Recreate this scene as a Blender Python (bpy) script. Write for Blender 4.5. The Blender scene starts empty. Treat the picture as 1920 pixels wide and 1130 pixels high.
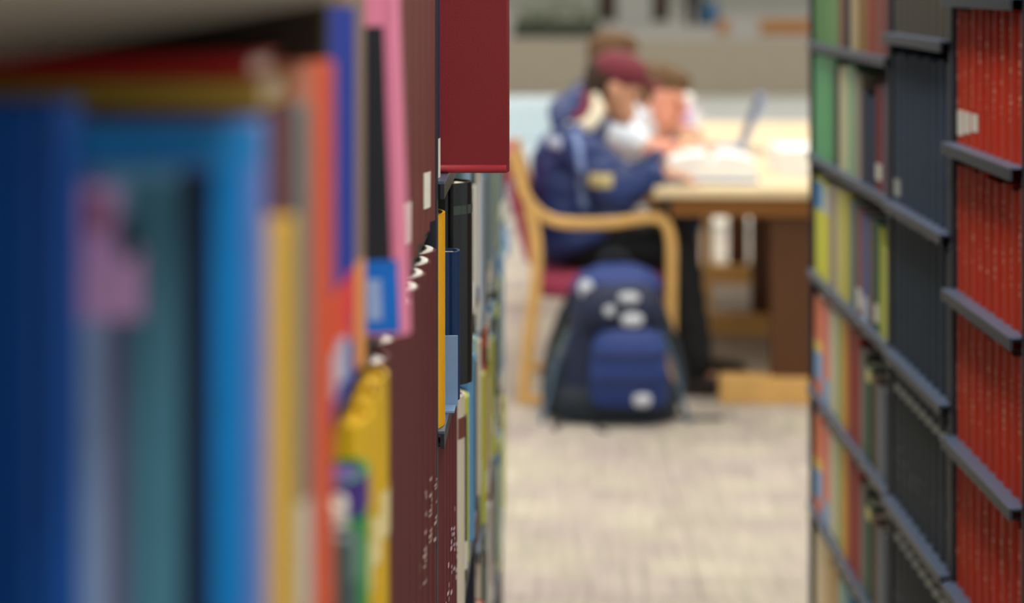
import bpy, bmesh, math, random
from mathutils import Vector, Matrix, noise
random.seed(11)
sc = bpy.context.scene
C = sc.collection

# ---------------------------------------------------------------- camera / light / exposure
F = 3500.0            # focal length in pixels of the 1920 px frame
VX, VY, H = 1036.0, -35.0, 1.45   # vanishing point of the aisle, eye height
cd = bpy.data.cameras.new('camera'); cam = bpy.data.objects.new('camera', cd); C.objects.link(cam)
cd.sensor_width = 36.0; cd.lens = F/1920*36.0
cd.shift_x = (960-VX)/1920; cd.shift_y = -(565-VY)/1920
cd.clip_start = 0.02; cd.clip_end = 200
cam.location = (0, 0, H); cam.rotation_euler = (math.pi/2, 0, 0)
cd.dof.use_dof = True; cd.dof.focus_distance = 1.93; cd.dof.aperture_fstop = 3.0
sc.camera = cam

w = bpy.data.worlds.new('World'); sc.world = w; w.use_nodes = True
w.node_tree.nodes['Background'].inputs[0].default_value = (0.93, 0.97, 1.0, 1)
w.node_tree.nodes['Background'].inputs[1].default_value = 0.8

vs = sc.view_settings
vs.view_transform = 'Standard'; vs.look = 'None'; vs.exposure = 0.0; vs.gamma = 1.0; vs.use_curve_mapping = False

# ---------------------------------------------------------------- helpers
def lin(c):
    return tuple(((v/255)/12.92 if v/255 <= .04045 else ((v/255+.055)/1.055)**2.4) for v in c)
MATS = {}
def mat(rgb, rough=.6, bump=0.0, scale=60.0, var=0.06, spec=.4, stretch=(1,1,1), coat=0):
    key = (tuple(rgb), rough, bump, scale, var, spec, stretch, coat)
    if key in MATS: return MATS[key]
    m = bpy.data.materials.new('paint_%03d' % len(MATS)); m.use_nodes = True
    nt = m.node_tree; N = nt.nodes; L = nt.links
    b = N['Principled BSDF']; c = lin(rgb)
    b.inputs['Roughness'].default_value = rough
    b.inputs['Specular IOR Level'].default_value = spec
    b.inputs['Coat Weight'].default_value = coat
    tc = N.new('ShaderNodeTexCoord'); mp = N.new('ShaderNodeMapping'); mp.inputs['Scale'].default_value = stretch
    nz = N.new('ShaderNodeTexNoise'); nz.inputs['Scale'].default_value = scale; nz.inputs['Detail'].default_value = 3
    L.new(tc.outputs['Object'], mp.inputs['Vector']); L.new(mp.outputs['Vector'], nz.inputs['Vector'])
    mx = N.new('ShaderNodeMix'); mx.data_type = 'RGBA'
    mx.inputs['A'].default_value = tuple(v*(1-var*2) for v in c)+(1,)
    mx.inputs['B'].default_value = tuple(min(1, v*(1+var*2)) for v in c)+(1,)
    L.new(nz.outputs['Fac'], mx.inputs['Factor']); L.new(mx.outputs['Result'], b.inputs['Base Color'])
    if bump:
        bp = N.new('ShaderNodeBump'); bp.inputs['Strength'].default_value = bump; bp.inputs['Distance'].default_value = .002
        L.new(nz.outputs['Fac'], bp.inputs['Height']); L.new(bp.outputs['Normal'], b.inputs['Normal'])
    MATS[key] = m
    return m
def emit(rgb, s):
    m = bpy.data.materials.new('lamp_diffuser'); m.use_nodes = True
    b = m.node_tree.nodes['Principled BSDF']
    b.inputs['Base Color'].default_value = lin(rgb)+(1,)
    b.inputs['Emission Color'].default_value = lin(rgb)+(1,); b.inputs['Emission Strength'].default_value = s
    return m
def tag(o, label=None, cat=None, group=None, kind=None):
    if label: o['label'] = label
    if cat: o['category'] = cat
    if group: o['group'] = group
    if kind: o['kind'] = kind
    return o
def empty(name, loc, label=None, cat=None, group=None, rz=0):
    o = bpy.data.objects.new(name, None); C.objects.link(o); o.location = loc; o.rotation_euler = (0, 0, rz)
    o.empty_display_size = .05
    return tag(o, label, cat, group)
def mesh(name, V, Fc, m, parent=None, smooth=False, loc=None):
    me = bpy.data.meshes.new(name); me.from_pydata([tuple(v) for v in V], [], Fc); me.update()
    me.materials.append(m)
    bm = bmesh.new(); bm.from_mesh(me); bmesh.ops.recalc_face_normals(bm, faces=bm.faces); bm.to_mesh(me); bm.free()
    if smooth:
        for p in me.polygons: p.use_smooth = True
    o = bpy.data.objects.new(name, me); C.objects.link(o)
    if parent: o.parent = parent
    if loc: o.location = loc
    return o
BOXF = [(0,1,3,2),(4,6,7,5),(0,4,5,1),(2,3,7,6),(0,2,6,4),(1,5,7,3)]
def boxv(x0,x1,y0,y1,z0,z1):
    return [(x,y,z) for x in (x0,x1) for y in (y0,y1) for z in (z0,z1)]
def box(name, x0,x1,y0,y1,z0,z1, m, parent=None, bev=0.0, seg=2):
    o = mesh(name, boxv(x0,x1,y0,y1,z0,z1), BOXF, m, parent)
    if bev:
        bm = bmesh.new(); bm.from_mesh(o.data)
        bmesh.ops.bevel(bm, geom=bm.edges[:], offset=bev, segments=seg, affect='EDGES', profile=.5)
        bm.to_mesh(o.data); bm.free()
    return o
def boxes(name, L, m, parent=None):
    V, Fc = [], []
    for b in L:
        k = len(V); V += boxv(*b); Fc += [tuple(i+k for i in f) for f in BOXF]
    return mesh(name, V, Fc, m, parent)
def loft(name, rings, m, parent=None, n=28, e=3.0, smooth=True):
    """rings: (z, cx, cy, rx, ry) super-ellipse rings stacked in z"""
    V, Fc = [], []
    for (z, cx, cy, rx, ry) in rings:
        for k in range(n):
            t = 2*math.pi*k/n; c, s = math.cos(t), math.sin(t)
            V.append((cx+rx*math.copysign(abs(c)**(2/e), c), cy+ry*math.copysign(abs(s)**(2/e), s), z))
    for i in range(len(rings)-1):
        for k in range(n):
            a = i*n+k; b = i*n+(k+1) % n
            Fc.append((a, b, b+n, a+n))
    Fc.append(tuple(range(n))[::-1]); Fc.append(tuple((len(rings)-1)*n+k for k in range(n)))
    return mesh(name, V, Fc, m, parent, smooth)
def tube(name, P, R, m, parent=None, n=10, flat=None):
    P = [Vector(p) for p in P]
    if not isinstance(R, (list, tuple)): R = [R]*len(P)
    V, Fc = [], []
    for i, p in enumerate(P):
        t = (P[min(i+1, len(P)-1)]-P[max(i-1, 0)]).normalized()
        u = t.cross(Vector((0,1,0)))
        if u.length < .05: u = t.cross(Vector((1,0,0)))
        u.normalize(); v = t.cross(u)
        for k in range(n):
            a = 2*math.pi*k/n
            V.append(p+u*math.cos(a)*R[i]+v*math.sin(a)*R[i]*(flat or 1))
    for i in range(len(P)-1):
        for k in range(n):
            a = i*n+k; b = i*n+(k+1) % n
            Fc.append((a, b, b+n, a+n))
    Fc.append(tuple(range(n))); Fc.append(tuple((len(P)-1)*n+k for k in range(n))[::-1])
    return mesh(name, V, Fc, m, parent, True)
def smoothpath(P, n=6):
    P = [Vector(p) for p in P]; out = []
    for i in range(len(P)-1):
        p0 = P[max(i-1,0)]; p1 = P[i]; p2 = P[i+1]; p3 = P[min(i+2, len(P)-1)]
        for k in range(n):
            t = k/n
            out.append(.5*((2*p1)+(p2-p0)*t+(2*p0-5*p1+4*p2-p3)*t*t+(-p0+3*p1-3*p2+p3)*t**3))
    out.append(P[-1]); return out
def ribbon(name, P, th, y0, y1, m, parent=None):
    """bent wood: path in the xz plane, thickness th in plane, from y0 to y1"""
    P = [Vector((p[0], 0, p[1])) for p in P]; V, Fc = [], []
    for i, p in enumerate(P):
        t = (P[min(i+1, len(P)-1)]-P[max(i-1, 0)]).normalized(); nrm = Vector((-t.z, 0, t.x))
        a = p+nrm*th/2; b = p-nrm*th/2; c = .006
        V += [(a.x, y0+c, a.z), (a.x, y1-c, a.z), (p.x+nrm.x*(th/2-c), y1, p.z+nrm.z*(th/2-c)), (p.x-nrm.x*(th/2-c), y1, p.z-nrm.z*(th/2-c)),
              (b.x, y1-c, b.z), (b.x, y0+c, b.z), (p.x-nrm.x*(th/2-c), y0, p.z-nrm.z*(th/2-c)), (p.x+nrm.x*(th/2-c), y0, p.z+nrm.z*(th/2-c))]
    n = 8
    for i in range(len(P)-1):
        for k in range(n):
            a = i*n+k; b = i*n+(k+1) % n; Fc.append((a, b, b+n, a+n))
    Fc.append(tuple(range(n))); Fc.append(tuple((len(P)-1)*n+k for k in range(n)))
    return mesh(name, V, Fc, m, parent)
ICO = None
def ico():
    global ICO
    if ICO is None:
        bm = bmesh.new(); bmesh.ops.create_icosphere(bm, subdivisions=2, radius=1); ICO = [v.co.copy() for v in bm.verts]; bm.free()
    return ICO
def blob(name, bones, m, parent=None, voxel=.008, sm=6, wrinkle=0):
    """bones: (p0, r0, p1, r1), r a number or (rx,ry,rz): hulls fused into one continuous skin"""
    bm = bmesh.new()
    for (p0, r0, p1, r1) in bones:
        vs_ = []
        for p, r in ((p0, r0), (p1, r1)):
            r = (r, r, r) if not isinstance(r, (tuple, list)) else r
            for c in ico(): vs_.append(bm.verts.new((p[0]+c.x*r[0], p[1]+c.y*r[1], p[2]+c.z*r[2])))
        res = bmesh.ops.convex_hull(bm, input=vs_)
        dead = [g for g in set(res['geom_interior']+res['geom_unused']) if isinstance(g, bmesh.types.BMVert)]
        bmesh.ops.delete(bm, geom=dead, context='VERTS')
    me = bpy.data.meshes.new(name); bm.to_mesh(me); bm.free()
    o = bpy.data.objects.new(name, me); C.objects.link(o)
    r = o.modifiers.new('r', 'REMESH'); r.mode = 'VOXEL'; r.voxel_size = voxel
    s = o.modifiers.new('s', 'SMOOTH'); s.iterations = sm; s.factor = .5
    dg = bpy.context.evaluated_depsgraph_get()
    nm = bpy.data.meshes.new_from_object(o.evaluated_get(dg)); nm.name = name
    o.modifiers.clear(); o.data = nm; bpy.data.meshes.remove(me)
    nm.materials.clear(); nm.materials.append(m)
    if wrinkle:
        N_ = [v.normal.copy() for v in nm.vertices]
        for v, n_ in zip(nm.vertices, N_):
            c = v.co; a = noise.noise(Vector((c.x*9+c.z*6, c.y*7, c.z*22-c.x*9))); b_ = noise.noise(Vector((c.x*30, c.y*30, c.z*34)))
            v.co += n_*wrinkle*(a+.3*b_)
    for p in nm.polygons: p.use_smooth = True
    if parent: o.parent = parent
    return o
def dup(root, loc, label=None, group=None):
    r = root.copy(); C.objects.link(r); r.location = loc
    if label: r['label'] = label
    if group: r['group'] = group
    for ch in list(root.children):
        c = ch.copy(); C.objects.link(c); c.parent = r
        for g in ch.children:
            d = g.copy(); C.objects.link(d); d.parent = c
    return r

# ---------------------------------------------------------------- setting
# carpet: small rectangles of slightly different beige with fine streaks
def carpet_mat(rot):
    m = bpy.data.materials.new('carpet'); m.use_nodes = True; nt = m.node_tree; N = nt.nodes; L = nt.links
    b = N['Principled BSDF']; b.inputs['Roughness'].default_value = .95; b.inputs['Specular IOR Level'].default_value = .1
    g = N.new('ShaderNodeNewGeometry'); mp = N.new('ShaderNodeMapping'); mp.inputs['Rotation'].default_value = (0, 0, rot)
    L.new(g.outputs['Position'], mp.inputs['Vector'])
    br = N.new('ShaderNodeTexBrick'); br.inputs['Scale'].default_value = 1.0
    br.inputs['Brick Width'].default_value = .24; br.inputs['Row Height'].default_value = .13; br.inputs['Mortar Size'].default_value = 0
    br.inputs['Color1'].default_value = lin((196,188,174))+(1,); br.inputs['Color2'].default_value = lin((160,150,146))+(1,)
    br.offset = .37; br.squash = .7
    L.new(mp.outputs['Vector'], br.inputs['Vector'])
    st = N.new('ShaderNodeMapping'); st.inputs['Scale'].default_value = (60, 3, 1); L.new(mp.outputs['Vector'], st.inputs['Vector'])
    nz = N.new('ShaderNodeTexNoise'); nz.inputs['Scale'].default_value = 1; nz.inputs['Detail'].default_value = 2; L.new(st.outputs['Vector'], nz.inputs['Vector'])
    n2 = N.new('ShaderNodeTexNoise'); n2.inputs['Scale'].default_value = 3.5; L.new(mp.outputs['Vector'], n2.inputs['Vector'])
    cr = N.new('ShaderNodeValToRGB'); cr.color_ramp.elements[0].color = lin((196,190,168))+(1,); cr.color_ramp.elements[1].color = lin((180,166,162))+(1,)
    cr.color_ramp.elements[0].position = .35; cr.color_ramp.elements[1].position = .65
    L.new(n2.outputs['Fac'], cr.inputs['Fac'])
    mx = N.new('ShaderNodeMix'); mx.data_type = 'RGBA'; mx.inputs['Factor'].default_value = .5
    L.new(br.outputs['Color'], mx.inputs['A']); L.new(cr.outputs['Color'], mx.inputs['B'])
    r2 = N.new('ShaderNodeValToRGB'); r2.color_ramp.elements[0].color = (.8,.8,.8,1); r2.color_ramp.elements[1].color = (1.04,1.04,1.04,1)
    r2.color_ramp.elements[0].position = .3; r2.color_ramp.elements[1].position = .7
    L.new(nz.outputs['Fac'], r2.inputs['Fac'])
    mu = N.new('ShaderNodeMix'); mu.data_type = 'RGBA'; mu.blend_type = 'MULTIPLY'; mu.inputs['Factor'].default_value = 1
    L.new(mx.outputs['Result'], mu.inputs['A']); L.new(r2.outputs['Color'], mu.inputs['B']); L.new(mu.outputs['Result'], b.inputs['Base Color'])
    bp = N.new('ShaderNodeBump'); bp.inputs['Strength'].default_value = .4; bp.inputs['Distance'].default_value = .004
    L.new(nz.outputs['Fac'], bp.inputs['Height']); L.new(bp.outputs['Normal'], b.inputs['Normal'])
    return m
CARP = [carpet_mat(0), carpet_mat(.001)]
floor = tag(box('floor', -4, 6, -3, 24, -.15, -.008, mat((150,146,140), .9)), 'beige carpeted library floor between the bookcases and atrium', None, None, 'structure')
TS = .5
tile_me = {}
for i in range(-3, 6):
    for j in range(8, 22):
        k = (i+j) % 2
        if k not in tile_me:
            o = box('carpet_tile', -TS/2+.0006, TS/2-.0006, -TS/2+.0006, TS/2-.0006, -.007, 0, CARP[k], floor, .0015, 1); tile_me[k] = o.data
        else:
            o = bpy.data.objects.new('carpet_tile', tile_me[k]); C.objects.link(o); o.parent = floor
        o.location = (i*TS+.1, j*TS+.15, 0)
# pale floor of the atrium beyond the carpet
tag(box('floor_atrium', -9, 12, 11.2, 23.6, -.008, .004, mat((226,220,204), .6, 0, 2)), 'pale polished atrium floor beyond the carpet', None, None, 'structure')
tag(box('floor_near', -4, 6, -3, 3.89, -.008, 0, CARP[0]), 'carpet between the bookcases', None, None, 'structure')
# raised terrace with added front wall, its taupe standing for the brown darkening
taupe = mat((178,164,142), .8, .1, 8)
ter = tag(box('floor_terrace', -10, 14, 23.6, 46, -.1, .72, mat((172,162,146), .7, 0, 3)), 'raised taupe terrace at the far side of the atrium', None, None, 'structure')
tag(box('wall_added_band', -10, 14, 23.5, 23.6, 0, .725, taupe), 'low added wall, taupe for the brown darkening before the terrace', None, None, 'structure')
tag(box('wall_far', -10, 14, 46, 46.2, -.1, 6, mat((176,172,158), .8, 0, 3)), 'grey wall at the back of the terrace', None, None, 'structure')
for k, x in enumerate((1.05, 4.5)):
    tag(box('pillar_%d' % (k+1), x, x+.55, 30, 30.5, .72, 6, mat((188,184,172), .7), None, .01), 'pale grey square pillar on the terrace', None, None, 'structure')
# ceiling over the library with lamps
tag(box('ceiling', -4, 6, -3, 12, 2.8, 2.9, mat((232,230,224), .9)), 'white library ceiling', None, None, 'structure')
EM = emit((255,250,240), 12.0); EMA = emit((255,250,242), 17.0)
def ceiling_light(x, y, lx, ly, label, em=None):
    t = empty('ceiling_light', (x, y, 2.8), label, 'light', 'ceiling lights over the library')
    hs = mat((235,235,235), .5)
    boxes('housing', [(-lx/2-.02,-lx/2,-ly/2-.02,ly/2+.02,-.06,0),(lx/2,lx/2+.02,-ly/2-.02,ly/2+.02,-.06,0),(-lx/2,lx/2,-ly/2-.02,-ly/2,-.06,0),(-lx/2,lx/2,ly/2,ly/2+.02,-.06,0)], hs, t)
    box('diffuser', -lx/2, lx/2, -ly/2, ly/2, -.045, -.03, em or EM, t)
for y in (-1.6, .2, 2.0, 3.8): ceiling_light(.25, y, .35, 1.3, 'long fluorescent ceiling light above the bookcase aisle', EMA)
for x in (-1.5, .6, 2.7):
    for y in (5.7, 8.0, 10.3): ceiling_light(x, y, .6, 1.3, 'fluorescent ceiling light above the reading tables')

# ---------------------------------------------------------------- books
A_L = .1124
def XR(D): return .6544-.0189*D
def DR(px): return .6544/((px-1036)/3500+.0189)
YAW = .0189
def prof(t, b, off=0.0, n=8, f0=0, f1=1):
    out = []
    for k in range(n+1):
        s = f0+(f1-f0)*k/n
        out.append((-b*(2*s-1)**2+off, s*t))
    return out
BOOKS = []
def book(side, D0, t, zb, h, rgb, p=0.0, d=.16, b=None, pages=(226,218,200), label='', group=None, bands=(), patches=(),
         spine_label=None, letters=0, lettercol=(214,200,190), lean=0, rough=.55, headband=False, groove=.0012, lsize=.0042, cat='book'):
    """D0: distance of the near cover; p: how far the spine stands out of the shelf front"""
    if b is None: b = min(.16*t, .008)
    if side == 'L': loc = (-A_L+p, D0, zb); rz = 0; near = 0
    else: loc = (XR(D0+t)-p, D0+t, zb); rz = math.pi+YAW; near = t
    r = empty('book', loc, label, cat, group, rz)
    r.rotation_euler = (0, lean, rz)
    bt = min(.0026, t*.2); m = mat(rgb, rough, .12, 500, .04)
    # cover: boards and rounded spine as one folded shell
    out = [(-d, 0), (-b-.009, 0), (-b-.006, groove), (-b-.003, 0)]+prof(t, b)[0:]+[(-b-.003, t), (-b-.006, t-groove), (-b-.009, t), (-d, t)]
    inn = []
    for (x, y) in out:
        yy = bt+(t-2*bt)*(y/t)
        inn.append((x-bt if x > -b-.004 else x, yy))
    n = len(out); V = []
    for z in (0, h):
        V += [(x, y, z) for x, y in out]; V += [(x, y, z) for x, y in inn]
    Fc = []
    for k in range(n-1):
        Fc.append((k, k+1, 2*n+k+1, 2*n+k)); Fc.append((n+k, 3*n+k, 3*n+k+1, n+k+1))
        Fc.append((k, n+k, n+k+1, k+1)); Fc.append((2*n+k, 2*n+k+1, 3*n+k+1, 3*n+k))
    Fc.append((0, 2*n, 3*n, n)); Fc.append((n-1, 2*n-1, 4*n-1, 3*n-1))
    co = mesh('cover', V, Fc, m, r)
    # page block with rounded back
    P = [(-d+.004, bt+.0003)]+[(x-bt-.0012, bt+.0003+(t-2*bt-.0006)*(y/t)) for x, y in prof(t, b)]+[(-d+.004, t-bt-.0003)]
    k = len(P); V = [(x, y, .003) for x, y in P]+[(x, y, h-.003) for x, y in P]
    Fc = [(i, (i+1) % k, k+(i+1) % k, k+i) for i in range(k)]+[tuple(range(k))[::-1], tuple(range(k, 2*k))]
    mesh('page_block', V, Fc, mat(pages, .9, .2, 300, .06, .2, (1,40,1)), r)
    def strip(name, z0, z1, c, f0=0, f1=1, off=.0004, rough=.6):
        q = prof(t, b, off, 6, f0, f1); V = [(x, y, z) for z in (z0, z1) for x, y in q]; kk = len(q)
        return mesh(name, V, [(i, i+1, kk+i+1, kk+i) for i in range(kk-1)], mat(c, rough, 0), r)
    if headband:
        q = prof(t, b, -bt-.0005, 8, .08, .92); q2 = [(x-.006, y) for x, y in q]; kk = len(q)
        V = [(x, y, z) for z in (h-.003, h+.0015) for x, y in q+q2]; L_ = 2*kk; Fc = []
        for i in range(kk-1):
            Fc += [(i, i+1, L_+i+1, L_+i), (kk+i, L_+kk+i, L_+kk+i+1, kk+i+1), (L_+i, L_+i+1, L_+kk+i+1, L_+kk+i), (i, kk+i, kk+i+1, i+1)]
        Fc += [(0, L_, L_+kk, kk), (kk-1, 2*kk-1, L_+2*kk-1, L_+kk-1)]
        mesh('headband', V, Fc, mat((236,232,224), .6, 0), r)
    for (z0, z1, c) in bands: strip('spine_band', z0, z1, c)
    if spine_label: strip('spine_label', spine_label[0], spine_label[1], spine_label[2] if len(spine_label) > 2 else (232,228,214), .12, .88, .0007)
    if letters:
        V, Fc = [], []
        rr = random.Random(int(D0*1000)+int(zb*100))
        zc = h*rr.uniform(.22, .34)
        for g in range(letters):
            hh = lsize*rr.uniform(.6, 1.3); f = rr.uniform(.3, .42); fw = rr.uniform(.1, .26)
            q = prof(t, b, .0006, 2, f, f+fw); ks = len(q); o = len(V)
            V += [(x, y, zz) for zz in (zc, zc+hh) for x, y in q]; Fc += [(o+i, o+i+1, o+ks+i+1, o+ks+i) for i in range(ks-1)]
            zc += hh+lsize*rr.choice((.5, .7, .7, 4))
            if zc > h*.9: break
        if Fc: tag(mesh('title_lettering', V, Fc, mat(lettercol, .5, 0), r), kind='stuff')
    for pi, (x0, x1, z0, z1, c) in enumerate(patches):       # printed areas of the near cover, x measured back from the spine
        s = -1 if side == 'L' else 1; y0 = near+s*.0001; y1 = near+s*(.0004+.00015*pi)
        mesh('cover_print', boxv(-x1, -x0, min(y0,y1), max(y0,y1), z0, z1), BOXF, mat(c, .5, 0), r)
    BOOKS.append(r)
    return r

# ---------------------------------------------------------------- bookcases
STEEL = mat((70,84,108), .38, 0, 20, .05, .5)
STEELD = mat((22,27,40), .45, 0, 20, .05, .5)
STEELB = mat((88,77,61), .5, 0, 20, .05)
def bookcase(side, D0, D1, shelves, top, label, depth=.25, lip=.004, shelfmat=None, upmat=None, th=.018, lipmat=None):
    sm = shelfmat or STEEL; um = upmat or STEELD
    if side == 'L': r = empty('bookcase', (-A_L, D0, 0), label, 'bookcase', 'rows of steel bookcases'); r.rotation_euler = (0,0,0); s = 1
    else: r = empty('bookcase', (XR(D1), D1, 0), label, 'bookcase', 'rows of steel bookcases'); r.rotation_euler = (0,0,math.pi+YAW)
    Wd = D1-D0
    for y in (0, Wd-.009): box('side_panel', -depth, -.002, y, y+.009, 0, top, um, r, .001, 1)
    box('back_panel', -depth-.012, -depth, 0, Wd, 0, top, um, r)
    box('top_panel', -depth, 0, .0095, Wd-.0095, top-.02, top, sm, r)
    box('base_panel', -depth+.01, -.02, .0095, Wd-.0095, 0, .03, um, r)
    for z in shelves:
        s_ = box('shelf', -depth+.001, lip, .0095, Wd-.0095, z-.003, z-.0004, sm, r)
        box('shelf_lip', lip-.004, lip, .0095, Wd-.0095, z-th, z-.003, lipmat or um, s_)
    return r
bookcase('L', .04, .948, [.36, .76, 1.15, 1.453], 1.75, 'steel bookcase bay with the blue framed picture book', shelfmat=STEELB, upmat=mat((48,34,20), .7), th=.013, lipmat=STEELB)  # dark brown panels hold the shade under the upper shelf in their colour
bookcase('L', .95, 1.858, [.38, .81, 1.22, 1.56], 1.9, 'steel bookcase bay with tall maroon bound volumes', lip=-.009)
bookcase('L', 1.86, 2.768, [.32, .70, 1.0, 1.25, 1.6], 1.9, 'steel bookcase bay with the crimson book sticking out')
bookcase('L', 2.77, 3.678, [.28, .60, .92, 1.24, 1.6], 1.9, 'steel bookcase bay of mixed books behind the crimson book')
bookcase('L', 3.68, 4.25, [.28, .60, .92, 1.24, 1.6], 1.9, 'end bookcase bay of mixed books close to the wooden armchair')
RS = [.03, .286, .546, .806, 1.066]
bookcase('R', 3.30, 4.2, RS+[1.315], 1.7, 'steel bookcase bay of colourful mixed books beside the table')
bookcase('R', 2.83, 3.298, RS+[1.36], 1.7, 'steel bookcase bay of black bound volumes', lip=.012)
RCS = [.10, .322, .544, .765, .987, 1.208]
bookcase('R', 2.42, 2.828, RCS+[1.43], 1.7, 'steel bookcase bay of red bound volumes', lip=.014)

# left, near bay, upper shelf (z 1.22)
Z1 = 1.22
G1 = 'books on the near upper shelf'
Z0 = 1.15
book('L', .66, .026, Z0, .257, (0,84,176), -.0585, .175, label='plain deep blue hardback beside the picture book with blue border', group=G1)
pb = [(0, .074, .231, .247, (30,134,204)), (0, .005, 0, .231, (100,130,206)), (.005, .018, 0, .231, (0,130,206)), (.018, .030, 0, .229, (14,34,62)), (.030, .050, 0, .225, (78,134,154)),
      (.050, .057, 0, .18, (112,100,132)), (.057, .078, 0, .176, (168,196,232)), (.050, .078, .18, .225, (170,186,216)), (.030, .060, .225, .231, (110,170,206)),
      ]
pf = [(.054, .072, .196, .224, (236,180,236)), (.056, .064, .206, .220, (190,110,140)), (.044, .074, .174, .200, (250,190,238)), (.046, .052, .196, .212, (50,66,80))]
pk = book('L', .70, .024, Z0, .247, (120,140,206), .003, .17, label='large picture book with bright blue border and pink figure on cover', group=G1, patches=pb)
for (x0, x1, z0, z1, c) in pf: mesh('cover_figure', boxv(-x1, -x0, -.0026-x0*.02, -.0016, z0, z1), BOXF, mat(c, .5, 0), pk)
book('L', .740, .026, Z0, .204, (214,166,30), .0086, .15, label='short ochre yellow book beside the blue picture book', group=G1, patches=[(.006, .016, 0, .204, (214,182,120))])
book('L', .782, .026, Z0, .2465, (104,62,62), .003, .15, label='brown book standing behind the short ochre book', group=G1)
book('L', .820, .03, Z0, .245, (100,116,114), .0037, .15, label='grey green book beside the orange hardback', group=G1, bands=[(.0, .07, (196,202,192))], patches=[(0,.02,0,.07,(196,202,192))])
book('L', .868, .034, Z0, .262, (212,84,46), .0085, .17, label='tall orange hardback on the near upper shelf', group=G1, patches=[(.007,.03,0,.262,(206,134,110))])
book('L', .904, .033, Z0, .25, (90,50,60), -.002, .17, label='dull brown book behind the tall orange hardback', group=G1)
# two thin books lying flat on top of the row
def flat_book(x0, x1, y0, y1, z, t, rgb, label):
    r = empty('book', ((x0+x1)/2, (y0+y1)/2, z), label, 'book', 'thin books lying flat on the row'); X = (x1-x0)/2; Y = (y1-y0)/2
    boxes('cover', [(-X,X,-Y,Y,0,.0018),(-X,X,-Y,Y,t-.0018,t),(-X,X,-Y,-Y+.0018,.0018,t-.0018)], mat(rgb, .5, .1, 300), r)
    box('page_block', -X+.004, X-.003, -Y+.002, Y-.003, .002, t-.002, mat((226,218,200), .9), r)
flat_book(-.26, -.121, .775, .862, 1.3972, .011, (196,160,60), 'thin yellow book lying flat under the red one')
flat_book(-.27, -.1262, .78, .858, 1.4084, .010, (190,30,20), 'thin red booklet lying flat on the yellow book')
# next bay, upper shelf: blue set, tan, pink
ORD = ['first','second','third','fourth','fifth','sixth','seventh','eighth','ninth','tenth','eleventh','twelfth']
for k in range(3):
    book('L', .962+k*.0435, .043, Z1, .215, (0,48,156), -.001, .18, label='%s royal blue volume counted from the tall orange hardback' % ORD[k], group='royal blue volume set',
         bands=[(.036,.066,(226,74,40)),(.012,.036,(196,196,214))] if k < 2 else [(.040,.066,(214,50,80)),(.026,.04,(200,60,90))])
book('L', 1.094, .06, Z1, .222, (140,118,100), -.001, .18, label='thick tan book with yellow foot beside the royal blue set', group='mixed books on the upper shelf', bands=[(.0,.064,(236,160,70))])
book('L', 1.182, .024, Z1+.0062, .232, (232,136,168), .022, .17, lean=-.035, label='pink bordered book with black cover panel and blue label', group='mixed books on the upper shelf',
     patches=[(.010,.03,.048,.196,(26,30,38)), (.006,.03,.002,.048,(0,110,210)), (.017,.026,.010,.036,(150,176,222)), (.03,.036,0,.2,(150,128,60))])
MAR = (112,58,52)
for k in range(8):
    D = 1.216+k*.0785
    book('L', D, .076, Z1, .26, MAR, -.001, .2, b=.014, label='%s maroon volume from the pink bordered book, upper shelf' % ORD[k], group='maroon volumes on the upper shelf', pages=(190,170,150),
         spine_label=(.022,.055) if k in (3, 6) else None, letters=0)
# lower shelf of the near bays (z .81)
Z2 = .81
GL = 'mixed books on the lower shelf under the blue set'
book('L', .962, .024, Z2, .352, (70,92,90), .0117, .2, pages=(120,136,132), label='dark slate book in front of the green one', group=GL, bands=[(.33,.352,(110,130,126))])
book('L', .99, .03, Z2, .36, (210,206,196), .002, .2, label='white book next to the dark slate book', group=GL)
book('L', 1.024, .05, Z2, .366, (0,150,60), .009, .2, pages=(96,72,140), label='bright green book with purple top band', group=GL, bands=[(.346,.366,(70,50,130)),(0,.24,(20,140,110))], patches=[(0,.05,.346,.366,(70,50,130)),(0,.05,0,.24,(20,140,110))])
for k in range(3):
    book('L', 1.08+k*.057, .055, Z2, .383, (220,176,10), .005, .2, pages=(214,168,40), label='%s bright yellow volume from the green book, lower shelf' % ORD[k], group='bright yellow volumes', spine_label=(.28,.31,(232,214,150)))
for k in range(8):
    D = 1.256+k*.0735
    book('L', D, .071, Z2, .380, (92,38,38), .0, .22, b=.016, label='%s tall dark maroon volume from the yellow volumes, lower shelf' % ORD[k], group='dark maroon volumes on the lower shelf',
         pages=(236,230,220), letters=(0,6,0,5,3,9,9,7)[k], lettercol=(140,96,86) if k < 5 else (190,164,152), lsize=.003, headband=k > 1)
# third bay: crimson book sticking out, yellow, navy, black
cr = book('L', 1.95, .045, 1.25, .30, (122,18,26), .067, .24, b=.003, groove=0, label='crimson cloth hardback sticking far out of its shelf', group=None, rough=.6)
tube('turned_edge', [(-.24,.0008,.0045),(-.12,.0008,.0045),(-.003,.0008,.0045)], .0042, mat((156,40,48), .5, .1, 500), cr, 10)
book('L', 1.885, .05, 1.25, .25, (26,38,74), -.003, .2, label='navy book beside the crimson hardback', spine_label=(.0,.04), group='books beside the crimson hardback')
book('L', 1.875, .055, 1.0, .215, (232,168,10), .003, .2, label='slim amber yellow book at the end of maroon volumes', group='books under the crimson hardback')
book('L', 2.0, .03, 1.0, .16, (10,48,92), .0125, .2, label='short dark blue book against the black volume', group='books under the crimson hardback')
be = empty('bookend', (-A_L+.012, 1.965, 1.0), 'grey blue sheet metal bookend before the dark blue book', 'bookend')
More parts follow.
